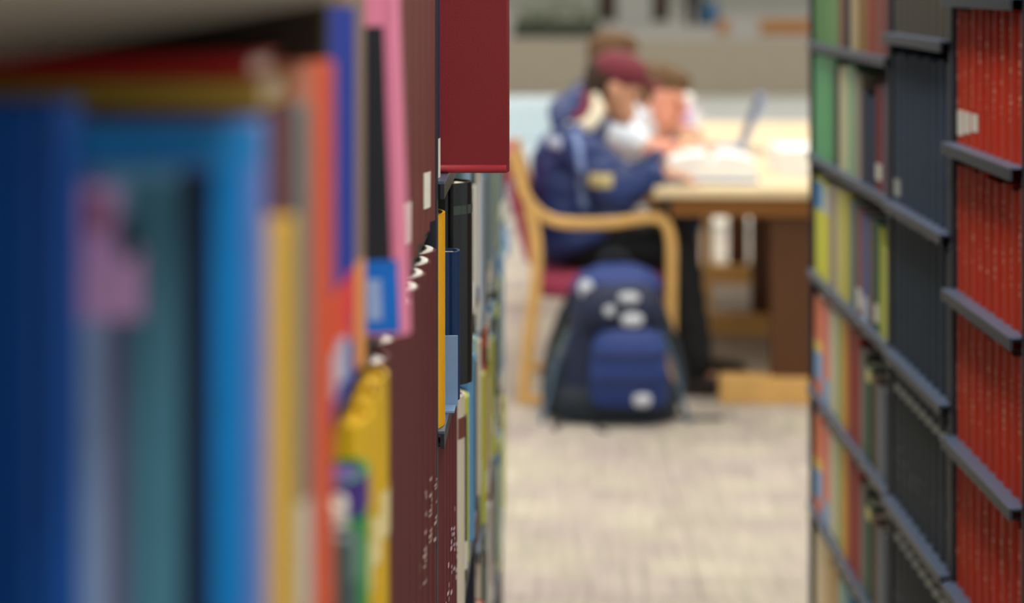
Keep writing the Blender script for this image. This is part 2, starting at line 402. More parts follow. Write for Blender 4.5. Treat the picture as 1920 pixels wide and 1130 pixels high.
box('upright_plate', -.12, 0, .012, .0145, 0, .075, mat((120,150,186), .35), be, .0005, 1); box('base_plate', -.12, -.002, -.018, .012, 0, .002, mat((120,150,186), .35), be)
book('L', 2.075, .06, 1.0, .225, (24,30,28), .022, .2, b=.02, label='thick black book with rounded spine', group='books under the crimson hardback', rough=.3, bands=[(.19,.2,(70,84,76))])
for k in range(5):
    book('L', 1.90+k*.058, .056, .70, .274, (100,42,44), .002, .2, b=.012, label='%s short maroon volume from the maroon bay, below the bookend' % ORD[k], group='short maroon volumes below the bookend', letters=7, lettercol=(206,180,190))
# mixed books further along the left side
PAL = [('dark green',(24,54,46)),('pale blue',(150,180,206)),('cream',(214,204,184)),('lime yellow',(200,206,70)),('teal',(90,140,140)),('reddish brown',(120,66,60)),
       ('grey green',(110,128,116)),('navy',(26,40,70)),('white',(226,226,220)),('sky blue',(96,156,200)),('olive',(120,120,70)),('black',(28,30,34)),('mint',(150,196,190)),('rust',(176,84,56))]
def fill_left(D0, D1, zb, hmax, phrase, group, seed):
    rr = random.Random(seed); items = []; D = D0
    last = -1; seq = [0,2,6,11,4,3,7,9,10,8,1,0,12,2,5,6,3,11,9,13,2]; st = seed*5
    while True:
        t = rr.uniform(.026, .055)
        if D+t > D1: break
        k = seq[st % len(seq)]; st += 1
        if k == last: k = (k+1) % 12
        last = k
        items.append((D, t, k)); D += t+.0008
    for i, (D, t, k) in enumerate(items):
        nb = [PAL[items[j][2]][0] for j in (i-1, i+1) if 0 <= j < len(items)]
        lab = '%s book between %s and %s, %s' % (PAL[k][0], nb[0], nb[1], phrase) if len(nb) == 2 else '%s book at end of row beside %s book, %s' % (PAL[k][0], nb[0], phrase)
        h = hmax*rr.uniform(.74, .98)
        book('L', D, t, zb, h, PAL[k][1], rr.uniform(-.004, .008), .17, label=lab, group=group,
             spine_label=(.015,.05) if rr.random() < .4 else None, bands=[(h*.8, h*.9, rr.choice(PAL)[1])] if rr.random() < .35 else ())
fill_left(2.14, 2.757, 1.0, .225, 'black round-spined book shelf', 'mixed books beside the black book', 0)
fill_left(2.20, 2.757, .70, .275, 'shelf of short maroon volumes', 'mixed books beside the short maroon volumes', 21)
for (q, (zb, ph)) in enumerate([(.92,'upper mixed shelf'),(.60,'middle mixed shelf'),(.28,'lowest mixed shelf')]):
    fill_left(2.782, 3.667, zb, .29, ph+' of fourth bay', 'mixed books in the fourth bay', 10+q)
    fill_left(3.692, 4.239, zb, .29, ph+' of end bay', 'mixed books in the end bay', 20+q)

# right side, mixed bay
def fill_px(row, zb, hmax, phrase, group):
    for i, (x0, x1, nm, c, hf, *ex) in enumerate(row):
        D1 = min(DR(x0), 4.189); D0 = max(DR(x1)+.0008, 3.3105)
        nb = [row[j][2] for j in (i-1, i+1) if 0 <= j < len(row)]
        lab = '%s book between %s and %s, %s' % (nm, nb[0], nb[1], phrase) if len(nb) == 2 else '%s book at row end beside %s book, %s' % (nm, nb[0], phrase)
        kw = ex[0] if ex else {}
        book('R', D0, D1-D0, zb, hmax*hf, c, kw.pop('p', -.006), .18, label=lab, group=group, **kw)
row0 = [(1517,1530,'leaf green',(70,120,52),1),(1530,1545,'leaf green',(82,130,60),1),(1545,1561,'leaf green',(96,140,74),1),(1562,1575,'brown',(120,66,40),1),
        (1575,1585,'black',(24,26,34),.9),(1585,1597,'cream',(190,170,130),.8),(1597,1613,'olive gold',(140,104,40),.9),(1613,1630,'rust',(150,66,40),.95),(1630,1655,'chestnut',(130,62,44),.9)]
fill_px(row0, 1.315, .27, 'shelf above the tall green set', 'books on the top shelf of the mixed bay')
row1 = [(1517,1530,'fern green',(86,160,104),.98),(1530,1543,'fern green',(96,170,112),.98),(1543,1556,'moss green',(84,150,96),.98),(1556,1563,'dark brown',(60,40,40),.9),
        (1563,1579,'pale cream',(206,204,160),.93),(1579,1592,'pale green',(150,190,150),.95),(1592,1604,'greige',(160,150,132),.9),(1604,1618,'navy',(22,34,66),.75),
        (1618,1632,'ink blue',(26,36,70),.74),(1632,1644,'dark red',(130,44,44),.85,{'spine_label':(.02,.05)}),(1644,1656,'mauve',(110,90,104),.88)]
fill_px(row1, 1.066, .228, 'shelf of the fern green set', 'books on the fern green shelf')
row2 = [(1519,1532,'yellow and blue',(214,214,60),.92,{'bands':[(.145,.205,(70,140,200))]}),(1532,1545,'bright yellow',(222,216,50),.9,{'bands':[(.145,.2,(200,206,190))]}),(1545,1558,'mauve grey',(160,140,136),.92),
        (1558,1570,'pale yellow',(214,206,120),.93),(1570,1583,'straw yellow',(206,196,80),.94),(1583,1596,'slate teal',(96,120,124),.9),(1596,1607,'brick brown',(150,88,80),.88,{'spine_label':(.01,.05)}),
        (1607,1619,'periwinkle',(86,104,160),.86,{'spine_label':(.0,.045,(200,210,226))}),(1619,1629,'taupe',(120,100,90),.85),(1629,1639,'dark green',(16,94,70),.88,{'spine_label':(.015,.05)}),(1639,1648,'lime',(186,196,80),.85),(1648,1657,'light lime',(206,206,100),.7)]
fill_px(row2, .806, .232, 'shelf below fern green set', 'books under the fern green shelf')
def row3():
    return [(1518,1532,'orange and blue',(226,120,76),.9,{'bands':[(.03,.09,(130,170,214)),(.09,.115,(232,196,90))]}),(1532,1546,'salmon',(230,130,110),.88,{'bands':[(.0,.05,(150,180,210))]}),
        (1546,1558,'ivory',(214,206,180),.9),(1558,1571,'celery green',(176,180,110),.92),(1571,1580,'golden orange',(226,160,50),.93),(1580,1592,'oxblood',(150,46,36),.94),(1592,1603,'scarlet',(164,54,40),.92),
        (1603,1613,'pewter',(130,130,120),.85),(1613,1626,'bottle green',(18,80,48),.78,{'spine_label':(.15,.175,(216,206,140))}),(1626,1636,'umber',(110,84,70),.75),(1636,1645,'steel grey',(140,144,150),.7),(1645,1656,'ash blue',(70,84,104),.72)]
fill_px(row3(), .546, .232, 'upper of two salmon shelves', 'books on the upper salmon shelf')
fill_px(row3(), .286, .232, 'lower of two salmon shelves', 'books on the lower salmon shelf')
row5 = [(1519,1534,'beige',(214,196,160),.9),(1534,1549,'sand',(196,170,120),.92),(1549,1562,'tan',(186,150,100),.86),(1562,1576,'mint',(150,190,180),.84),(1576,1592,'petrol blue',(30,110,150),.88),
        (1592,1606,'coral',(214,120,90),.7),(1606,1622,'wine',(110,40,50),.84)]
fill_px(row5, .031, .228, 'bottom shelf with petrol blue book', 'books on the bottom shelf of the mixed bay')
# black bound volumes
BV = [(1.36,.26,(92,86,78),'charcoal bound volume on the top shelf of the black bay',(200,190,160)),(1.066,.262,(58,72,92),'slate black bound volume on the second shelf of the black bay',(120,136,150)),
      (.806,.232,(46,60,76),'blue black bound volume on the third shelf of the black bay',(110,126,140)),(.546,.225,(54,62,70),'black bound volume with pale top lettering, fourth shelf of black bay',(200,206,204)),
      (.286,.225,(56,64,72),'black bound volume with pale top lettering, fifth shelf of black bay',(200,206,204))]
for (zb, h, c, lab, lc) in BV:
    for k in range(9):
        D0 = 2.842+k*.0495
        book('R', D0, .0485, zb, h*(.98+.02*(k % 2)), c, -.005, .19, b=.013, label='%s %s' % (ORD[8-k]+' from mixed bay,', lab.replace(' with pale top lettering','')), group=lab.replace('volume','volumes'), letters=4, lettercol=tuple(int(v*.7) for v in lc),
             bands=[(h*.84, h*.90, lc)] if 'pale top' in lab else (), rough=.45, spine_label=(.01,.04,(180,184,176)) if (zb == 1.066 and k == 8) else None)
# red bound volumes
for (zb, nm) in [(1.208,'first'),(.987,'second'),(.765,'third'),(.544,'fourth')]:
    rv = random.Random(int(zb*100)); Dn = 2.431
    for k in range(9):
        D0 = Dn; tk = rv.uniform(.037, .0475); Dn += tk+.0008
        if k == 8: tk = 2.816-D0
        lab = '%s red volume from the black bay, %s red shelf down' % (ORD[8-k], nm); sl = None
        if zb == 1.208 and k in (6, 7, 8): lab = '%s red volume from the black bay, white labelled, first red shelf' % ORD[8-k]; sl = (.012+.006*(8-k), .05)
        book('R', D0, tk, zb, (.206 if zb > 1.2 else .192)*rv.uniform(.96,1), (194+(k*37) % 16, 50+(k*29) % 12, 26+(k*7) % 8), -.006, .18, b=.008, label=lab, group=('labelled ' if sl else '')+'red volumes on the %s shelf' % nm, letters=9, lsize=.007, lettercol=(236,150,126), spine_label=sl, rough=.5)

# ---------------------------------------------------------------- reading area
WOOD = mat((222,176,104), .4, .05, 14, .08, .4, (1,8,1))
WOODD = mat((150,98,40), .45, .05, 14, .1, .4, (8,1,1))
POSTM = mat((92,56,26), .5, .05, 14, .1, .4, (8,1,1))  # same table wood darkened: under-table shade put into the colour
TOPM = mat((228,206,164), .35, .03, 10, .05, .4, (8,1,1))
PINK = mat((176,70,98), .85, .2, 200, .08)
# long trestle table, turned about 3 degrees
tb = empty('reading_table', (.345, 6.36, 0), 'long light wooden trestle table with books and people reading', 'table', None, -.054)
box('tabletop', 0, 1.25, 0, 3.0, .712, .75, TOPM, tb, .006)
boxes('apron', [(.06,1.19,.05,.08,.645,.711),(.06,1.19,2.92,2.95,.645,.711),(.06,.09,.08,2.92,.67,.711),(1.16,1.19,.08,2.92,.67,.711)], WOODD, tb)
for y in (.06, 1.30, 2.62):
    box('foot', .225, 1.03, y, y+.10, 0, .09, WOOD, tb, .006)
    for x in ((.40, .78) if y < 2 else (.36, .78)):
        box('post', x, x+(.17 if y < 2 else .09), y+.02, y+.08, .09, .64, POSTM, tb, .004)
box('stretcher', .60, .64, .14, 2.62, .10, .2, POSTM, tb, .003)

def chair(y, label, x=0):
    c = empty('armchair', (x, y, 0), label, 'chair', 'wooden armchairs along the table')
    arm = smoothpath([(-.14,0,.865),(-.116,0,.785),(-.088,0,.705),(-.035,0,.648),(.044,0,.622),(.2,0,.622),(.33,0,.640),(.385,0,.622),(.406,0,.56),(.408,0,.44),(.404,0,.2),(.40,0,.018)], 6)
    rear = smoothpath([(-.078,0,.676),(-.057,0,.55),(-.058,0,.42),(-.072,0,.28),(-.09,0,.13),(-.10,0,.018)], 6)
    for s in (-1, 1):
        y0, y1 = (s*.27-.02, s*.27+.02)
        ribbon('arm', [(p.x, p.z) for p in arm], .036, y0, y1, WOOD, c)
        ribbon('rear_leg', [(p.x, p.z) for p in rear], .042, y0+.0005, y1-.0005, WOOD, c)
        box('runner', -.12, .42, y0, y1, 0, .03, WOOD, c, .006)
    box('seat', -.05, .385, -.248, .248, .355, .44, PINK, c, .03, 3)
    bk = box('backrest', -.02, .02, -.248, .248, -.2, .2, PINK, c, .018, 3)
    bk.location = (-.122, 0, .67); bk.rotation_euler = (0, -.26, 0)
    box('rail', .36, .385, -.25, .25, .3, .353, WOOD, c, .003); box('rail', -.07, -.045, -.25, .25, .3, .353, WOOD, c, .003)
    return c
c1 = chair(6.68, 'light wooden armchair with mauve seat behind the navy backpack')
dup(c1, (.19, 7.48, 0), 'light wooden armchair of the person in white shirt')
dup(c1, (.18, 8.28, 0), 'light wooden armchair of the person behind the maroon cap')

# ---------------------------------------------------------------- people
SKIN = mat((204,150,118), .55, .05, 40, .04); SKIN2 = mat((226,160,140), .55, .05, 40, .04)
def hand(wr, dirv, side, palm_n, curl=.5):
    """bones of a hand: wrist point, pointing direction, side vector to the thumb, palm normal"""
    d = Vector(dirv).normalized(); n = Vector(palm_n).normalized(); s = Vector(side).normalized(); w_ = Vector(wr); B = []
    pc = w_+d*.045
    B.append((w_, (.024,.024,.02), pc, (.036,.036,.018)))
    for k, (off, ln) in enumerate([(.030,.070),(.010,.078),(-.010,.072),(-.028,.056)]):
        k0 = w_+d*.08+s*off; k1 = k0+(d*math.cos(curl*.5)+n*math.sin(curl*.5))*ln*.5; k2 = k1+(d*math.cos(curl*1.5)+n*math.sin(curl*1.5))*ln*.5
        B += [(pc+s*off*.6, .013, k0, .0105), (k0, .0100, k1, .0092), (k1, .0092, k2, .0078)]
    t0 = w_+d*.02+s*.025; t1 = t0+(d*.6+s*.8)*.036; t2 = t1+(d*.9+s*.3+n*.2)*.034
    B += [(t0, .013, t1, .0115), (t1, .0115, t2, .009)]
    return B
def head_bones(c, tilt, sx=1):
    """head facing +x, tilted down by tilt (rad) about y"""
    R = Matrix.Rotation(tilt, 3, 'Y'); c = Vector(c)
    T = lambda x, y, z: tuple(c+R @ Vector((x, y, z)))
    return T, [(T(-.02,0,.035), (.092,.076,.085), T(.0,0,.03), (.09,.074,.085)), (T(.01,0,-.02), (.075,.066,.07), T(.045,0,-.075), (.045,.045,.035)),
        (T(.086,0,.02), .012, T(.112,0,-.022), .013), (T(.08,0,-.052), (.018,.022,.008), T(.083,0,-.064), (.016,.02,.008)), (T(.07,0,-.088), .022, T(.068,0,-.085), .02),
        (T(.078,-.03,.028), .012, T(.078,.03,.028), .012), (T(-.012,-.078,.012), (.022,.008,.03), T(-.008,-.076,-.015), (.014,.007,.016)), (T(-.012,.078,.012), (.022,.008,.03), T(-.008,.076,-.015), (.014,.007,.016))]
def seated(name_label, X0, Y0, J, tilt, skin, top_mat, pants_mat, shoe_mat, short_sleeve=False, group='people reading at the table', voxel=.0065):
    p = empty('person', (X0, Y0, 0), name_label, 'person', group)
    T, hb = head_bones(J['head'], tilt)
    B = list(hb)
    B += [(J['neck'], .056, T(-.025,0,-.05), .054), (J['chest'], (.11,.15,.12), J['neck'], .06), (J['hip'], (.12,.15,.09), J['chest'], (.11,.15,.12))]
    for s, k in ((-1,'r'), (1,'l')):
        sh, el, wr = J['sh'+k], J['el'+k], J['wr'+k]
        B += [(J['chest'], .09, sh, .052), (sh, .05, el, .038), (el, .038, wr, .026)]
        hp, kn, an = J['hp'+k], J['kn'+k], J['an'+k]
        B += [(J['hip'], .09, hp, .085), (hp, .082, kn, .056), (kn, .055, tuple((Vector(kn)+Vector(an))/2), .05), (tuple((Vector(kn)+Vector(an))/2), .048, an, .034), (an, .032, (an[0]+.11, an[1], .035), .02)]
        B += hand(wr, J['hd'+k], J['th'+k], J['pn'+k], J.get('curl', .6))
    blob('body', B, skin, p, voxel, 4)
    # top garment
    hx = Vector(J['hip'])
    G = [(hx, (.165,.205,.10), hx+Vector((.09,0,.02)), (.12,.212,.095)), (J['hip'], (.16,.195,.10), J['chest'], (.145,.19,.15)), (J['chest'], (.13,.18,.13), J['neck'], (.085,.10,.05))]
    for k in 'rl':
        sh, el, wr = map(Vector, (J['sh'+k], J['el'+k], J['wr'+k]))
        G += [(J['chest'], .12, sh, .075)]
        if short_sleeve: G += [(sh, .074, sh.lerp(el, .75), .062)]
        else:
            G += [(sh, .077, el, .062), (el, .064, el.lerp(wr, .93), .046), (el.lerp(wr,.85), .05, el.lerp(wr,.93), .048)]
            for q in (.3,.55,.8): G.append((sh.lerp(el,q)+Vector((0,-.01,0)), .078-.012*q, sh.lerp(el,q+.04)+Vector((.015,.0,.01)), .076-.012*q))
    blob('jacket' if not short_sleeve else 'shirt', G, top_mat, p, .010, 4, .014 if not short_sleeve else .006)
    # trousers
    Q = [(J['hip'], (.135,.18,.105), (J['hip'][0]+.03, J['hip'][1], J['hip'][2]), (.125,.18,.10))]
    for k in 'rl':
        hp, kn, an = map(Vector, (J['hp'+k], J['kn'+k], J['an'+k]))
        Q += [(J['hip'], .10, hp, .10), (hp, .098, kn, .078), (kn, .082, kn.lerp(an,.5), .080), (kn.lerp(an,.5), .079, an+Vector((0,0,.03)), .072)]
    blob('trousers', Q, pants_mat, p, .011, 5, .008)
    for k in 'rl':
        an = Vector(J['an'+k])
        sh_ = blob('shoe', [(an+Vector((-.03,0,-an.z+.05)), (.045,.042,.045), an+Vector((.06,0,-an.z+.04)), (.06,.044,.035)), (an+Vector((.06,0,-an.z+.04)), (.06,.044,.035), an+Vector((.15,0,-an.z+.035)), (.055,.046,.03)), (an+Vector((-.02,0,-an.z+.04)), .04, an+Vector((-.02,0,.04)), .042)], shoe_mat, p, .008, 3)
        me = sh_.data
        for v in me.vertices: v.co.z = max(v.co.z, .001)
    for s in (-1, 1):
        e = blob('eye', [(T(.076, s*.031, .012), .0125, T(.077, s*.031, .012), .0125)], mat((60,44,36), .2), p, .003, 1)
    return p, T

NAVY = mat((34,54,108), .5, .35, 18, .22, .4)
BLACKC = mat((16,18,22), .8, .2, 60)
# person one: navy jacket, maroon cap; facing the table (+x)
J1 = dict(head=(.235,0,1.055), neck=(.13,0,.955), chest=(.075,0,.80), hip=(.07,0,.535),
          shr=(.085,-.185,.885), elr=(.25,-.225,.705), wrr=(.365,-.27,.795), hdr=(.95,.05,-.1), thr=(-.1,.9,.1), pnr=(0,0,-1),
          shl=(.085,.185,.885), ell=(.25,.225,.705), wrl=(.40,.14,.79), hdl=(.95,-.1,-.1), thl=(-.1,-.9,.1), pnl=(0,0,-1),
          hpr=(.11,-.10,.535), knr=(.445,-.135,.505), anr=(.505,-.135,.085), hpl=(.11,.10,.535), knl=(.44,.13,.51), anl=(.52,.13,.085), curl=.5)
p1, T1 = seated('person in navy jacket and maroon cap bent over an open book', -.01, 6.68, J1, .30, SKIN, NAVY, BLACKC, mat((40,30,26), .6))
HAIR = mat((56,38,26), .8, .5, 80, .2)
def hair(p, T, m, full=True):
    b = [(T(-.045,0,.045), (.088,.084,.082), T(-.02,0,.05), (.09,.083,.085)), (T(-.06,0,-.02), (.055,.074,.06), T(-.07,0,.02), (.055,.078,.06))]
    if full: b.append((T(.02,0,.075), (.078,.078,.058), T(.05,0,.08), (.05,.066,.04)))
    return blob('hair', b, m, p, .007, 3)
hair(p1, T1, HAIR, False)
CAPM = mat((108,40,52), .8, .2, 200, .08)
cap = blob('cap', [(T1(-.02,0,.075), (.104,.092,.075), T1(.0,0,.07), (.104,.092,.072))], CAPM, p1, .008, 4)
blob('cap_peak', [(T1(.09,-.05,.062), (.03,.02,.006), T1(.09,.05,.062), (.03,.02,.006)), (T1(.10,0,.064), (.05,.05,.006), T1(.13,0,.052), (.035,.05,.006))], CAPM, cap, .005, 2)
# hood behind the neck with pale lining, sleeve stripe, chest patch, logo
jk = [o for o in p1.children if o.name.startswith('jacket')][0]
blob('hood', [((.06,-.08,.945), (.06,.06,.06), (.06,.08,.945), (.06,.06,.06)), ((.045,0,.98), (.055,.10,.065), (.10,0,1.03), (.035,.09,.045)), ((.06,-.10,.955), .045, (.105,-.11,1.02), .028), ((.06,.10,.955), .045, (.105,.11,1.02), .028)], NAVY, jk, .01, 5)
tube('hood_lining', smoothpath([(.055,-.185,.945),(.10,-.188,.935),(.15,-.17,.965),(.168,-.14,1.01),(.15,-.115,1.05)], 5), [.022]*4+[.027]*12+[.02]*5, mat((222,214,190), .9, .3, 80), jk, 10, .6)
tube('hood_edge', smoothpath([(.08,-.165,.97),(.115,-.165,.985),(.13,-.135,1.02),(.125,-.12,1.06)], 5), .02, mat((120,50,70), .9, .3, 80), jk, 8, .6)
PALE = mat((190,200,224), .6)
from mathutils.bvhtree import BVHTree
JB = BVHTree.FromPolygons([v.co.copy() for v in jk.data.vertices], [tuple(p.vertices) for p in jk.data.polygons])
def decal(name, path, hw, m, th=.004):
    """cloth strip sewn onto the near side of the jacket along an xz path"""
    P = smoothpath([(x, 0, z) for x, z in path], 5); V, Fc = [], []; n = len(P)
    for i, p in enumerate(P):
        t = (P[min(i+1, n-1)]-P[max(i-1, 0)]).normalized(); u = Vector((-t.z, 0, t.x))
        for q in (-1, -.33, .33, 1):
            c = p+u*hw*q; h_ = JB.ray_cast(Vector((c.x, -1, c.z)), Vector((0, 1, 0)))[0]
            y = h_.y if h_ else -.2
            V += [(c.x, y-th, c.z), (c.x, y+.004, c.z)]
    for i in range(n-1):
        for k in range(3):
            o_ = i*8+k*2; Fc += [(o_, o_+2, o_+10, o_+8), (o_+1, o_+9, o_+11, o_+3)]
        o_ = i*8; Fc += [(o_, o_+8, o_+9, o_+1), (o_+6, o_+7, o_+15, o_+14)]
    for o_ in (0, (n-1)*8): Fc += [(o_+2*k, o_+2*k+1, o_+2*k+3, o_+2*k+2) for k in range(3)]
    return mesh(name, V, Fc, m, jk, True)
decal('sleeve_stripe', [(.085,.935),(.100,.88),(.108,.80),(.112,.72),(.125,.66)], .013, mat((130,150,200), .6))
decal('sleeve_patch', [(.135,.768),(.175,.766),(.215,.766)], .024, mat((206,190,136), .7))
decal('sleeve_badge', [(-.005,.89),(.018,.89),(.04,.89)], .02, PALE)

# person two: white shirt, leaning on the table
J2 = dict(head=(.43,0,.99), neck=(.325,0,.92), chest=(.24,0,.80), hip=(.25,0,.535),
          shr=(.24,-.18,.87), elr=(.36,-.25,.81), wrr=(.54,-.19,.795), hdr=(.95,.15,0), thr=(-.1,.95,.2), pnr=(0,0,-1),
          shl=(.25,.18,.87), ell=(.43,.24,.81), wrl=(.50,.11,.875), hdl=(.1,-.45,.85), thl=(-.9,0,.2), pnl=(-.3,-.8,0),
          hpr=(.27,-.10,.535), knr=(.52,-.13,.52), anr=(.33,-.13,.085), hpl=(.27,.10,.535), knl=(.52,.13,.52), anl=(.31,.13,.085), curl=.5)
p2, T2 = seated('person in white short-sleeved shirt leaning on the table', 0, 7.48, J2, .45, SKIN2, mat((226,236,250), .8, .15, 30, .03), mat((50,60,80), .8), mat((60,54,50), .6), True)
hair(p2, T2, mat((96,72,46), .8, .5, 80, .2))
# person three, almost hidden by the cap
J3 = {k: ((v[0]+.15, v[1], v[2]) if isinstance(v, tuple) and k[:2] not in ('hd','th','pn') else v) for k, v in J1.items()}; J3.update(head=(.27,0,1.10), neck=(.18,0,.99), chest=(.17,0,.84), elr=(.36,-.225,.72), ell=(.36,.225,.72), shr=(.17,-.185,.93), shl=(.17,.185,.93), knr=(.56,-.13,.52), knl=(.56,.13,.52), anr=(.34,-.13,.085), anl=(.31,.13,.085))
p3, T3 = seated('brown-haired person in dull blue top seated behind the maroon cap', 0, 8.28, J3, .2, SKIN, mat((74,76,104), .8, .2, 30), BLACKC, mat((50,44,40), .6), voxel=.008)
hair(p3, T3, mat((92,66,42), .8, .5, 80, .2))

# ---------------------------------------------------------------- things on the table
WHITE = mat((240,240,238), .8, .1, 40, .02); 
ob = empty('open_book', (.56, 6.60, .75), 'thick open white book under the hands of the capped person', 'book', None, -.054)
box('cover', -.16, .16, -.12, .12, 0, .012, mat((120,140,176), .6), ob, .003)
V, Fc = [], []
n = 16
for y in (-.112, .112):
    for k in range(n+1):
        x = -.15+.30*k/n; q = abs(x)/.15
        V.append((x, y, .0125)); V.append((x, y, .0125+.085*(1-.3*q**3)*(min(1, q*6+.5))))
for k in range(n):
    a = 2*k; o_ = 2*(n+1)
    Fc += [(a, a+1, a+3, a+2), (o_+a, o_+a+2, o_+a+3, o_+a+1), (a+1, o_+a+1, o_+a+3, a+3), (a, a+2, o_+a+2, o_+a)]
Fc += [(0, 2*(n+1), 2*(n+1)+1, 1), (2*n, 2*n+1, 2*(n+1)+2*n+1, 2*(n+1)+2*n)]
mesh('page_block', V, Fc, WHITE, ob)
ps = empty('paper_stack', (.93, 6.82, .75), 'white stack of papers near the table middle beside the bookcase', 'paper', None, .1)
for k in range(8): box('sheet_bundle', -.12+.004*(k % 3), .11+.004*(k % 2), -.15, .15, k*.0125, k*.0125+.0118, WHITE, ps, .001, 1)
lp = empty('laptop', (.78, 7.72, .75), 'slim blue grey laptop with lid tilted open', 'laptop', None, -.06)
lb = box('base', -.24, 0, -.17, .17, 0, .018, mat((150,156,170), .4), lp, .004)
boxes('keyboard', [(-.20+.022*i, -.182+.022*i, -.14+.02*j, -.123+.02*j, .018, .020) for i in range(5) for j in range(14)], mat((40,42,48), .5), lb)
ld = box('lid', -.006, .006, -.17, .17, 0, .23, mat((128,146,196), .4), lp, .003); ld.location = (0, 0, .02); ld.rotation_euler = (0, .38, 0)
box('screen', -.0075, -.0062, -.155, .155, .015, .215, mat((70,84,120), .2), ld)
cn = empty('tissue_carton', (.61, 8.55, .75), 'lilac and white carton standing on the table', 'carton', None, .3)
box('box', -.05, .05, -.05, .05, 0, .12, mat((206,176,226), .6), cn, .004); box('panel', .012, .052, -.0515, -.0505, .005, .115, mat((226,232,240), .6), cn)
blob('tissue', [((0,0,.12), .02, (.01,0,.16), .03), ((0,0,.12), .02, (-.02,.01,.155), .018)], WHITE, cn, .006, 2)

# ---------------------------------------------------------------- backpack
bp = empty('backpack', (.205, 6.22, 0), 'navy and black backpack standing on carpet against armchair', 'backpack')
PACK = mat((34,58,122), .6, .3, 60, .15); PBLK = mat((30,40,50), .7, .3, 60, .15); PDK = mat((22,32,62), .6, .3, 60, .12)
loft('main_body', [(.002,0,0,.17,.09),(.02,.0,0,.195,.115),(.08,0,0,.20,.12),(.18,.0,.005,.175,.115),(.30,.005,.01,.160,.105),(.40,.01,.02,.150,.095),(.45,.012,.025,.135,.085),(.485,.015,.03,.10,.06),(.498,.018,.03,.05,.03)], PDK, bp, 36, 3.2)
loft('bottom_panel', [(.0,-.0,-.0,.175,.10),(.015,-.0,-.005,.207,.125),(.07,0,-.004,.212,.128),(.12,.0,-.002,.198,.123),(.125,0,0,.15,.09)], PBLK, bp, 36, 3.0)
fp = loft('front_pocket', [(.06,.045,-.11,.10,.03),(.075,.045,-.12,.125,.055),(.16,.045,-.12,.13,.062),(.24,.045,-.112,.122,.055),(.29,.045,-.105,.11,.045),(.315,.045,-.1,.08,.03),(.322,.045,-.095,.05,.015)], PACK, bp, 32, 3.0)
up = loft('upper_pocket', [(.30,.02,-.07,.11,.03),(.315,.02,-.085,.135,.045),(.38,.02,-.08,.135,.045),(.43,.02,-.065,.122,.04),(.455,.02,-.05,.09,.03)], PDK, bp, 32, 3.0)
loft('lid', [(.42,.01,.02,.152,.1),(.445,.012,.018,.150,.102),(.475,.014,.022,.125,.085),(.50,.016,.03,.07,.05),(.506,.016,.03,.03,.02)], PACK, bp, 32, 3.0)
WL = mat((206,212,220), .5)
def badge(x, z, y, rx, rz, par):
    o = loft('logo_badge', [(0,0,0,rx,rz),(.006,0,0,rx*.96,rz*.96)], WL, par, 18, 2.6); o.rotation_euler = (math.pi/2, 0, 0); o.location = (x, y, z)
badge(-.095, .438, -.075, .024, .03, bp); badge(.045, .415, -.118, .034, .018, up); badge(-.02, .375, -.128, .017, .016, up); badge(.055, .345, -.128, .036, .022, up); badge(.085, .095, -.178, .03, .022, fp)
tube('carry_loop', smoothpath([(-.05,.05,.485),(-.03,.05,.53),(.03,.05,.535),(.06,.05,.485)], 5), .009, PBLK, bp, 8)
for s in (-1, 1):
    tube('shoulder_strap', smoothpath([(s*.09,.09,.46),(s*.15,.11,.36),(s*.205,.08,.22),(s*.225,.02,.12),(s*.21,-.02,.05)], 5), .018, PBLK, bp, 8, .5)
    tube('webbing', smoothpath([(s*.15,-.06,.30),(s*.19,-.07,.2),(s*.22,-.08,.08),(s*.24,-.11,.006)], 5), .007, mat((84,108,130), .7), bp, 6, .5)
for z, y in ((.235, -.176), (.155, -.184)): tube('zip', [(-.075,y+.018,z),(-.04,y,z),(.045,y-.004,z),(.13,y,z),(.165,y+.018,z)], .005, mat((20,26,44), .5), fp, 6)
tube('strap_end', smoothpath([(-.14,-.11,.02),(-.20,-.15,.006),(-.19,-.20,.005)], 5), .006, PBLK, bp, 6)
tube('strap_end', smoothpath([(-.05,-.12,.015),(-.06,-.18,.005),(-.03,-.23,.005)], 5), .006, PBLK, bp, 6)
tube('strap_end', smoothpath([(.19,-.06,.02),(.27,-.05,.006),(.36,-.04,.005)], 5), .006, PBLK, bp, 6)
# side mesh pocket on the pack
loft('side_pocket', [(.02,-.195,0,.04,.07),(.10,-.2,0,.045,.075),(.19,-.18,0,.035,.07),(.20,-.18,0,.03,.06)], PBLK, bp, 20, 2.6)

# small things near the chairs
pc_ = empty('pouch', (-.172, 6.44, .50), 'pale blue cloth pouch hanging beside the armchair backrest', 'pouch')
blob('bag', [((0,0,.03), (.028,.03,.035), (0,0,.09), (.022,.028,.03))], mat((140,186,226), .8, .2, 40), pc_, .006, 4)
tube('cord', [(0,0,.11),(.005,.01,.2),(.052,-.028,.285)], .004, mat((120,150,190), .8), pc_, 6)
gb = empty('water_bottle', (.06, 7.06, 0), 'olive green water bottle on the carpet under armchair', 'bottle')
loft('bottle_body', [(0,0,0,.034,.034),(.006,0,0,.038,.038),(.15,0,0,.038,.038),(.18,0,0,.022,.022),(.19,0,0,.02,.02)], mat((110,126,30), .4), gb, 20, 2)
loft('bottle_cap', [(.19,0,0,.022,.022),(.22,0,0,.022,.022)], mat((40,44,30), .5), gb, 16, 2)

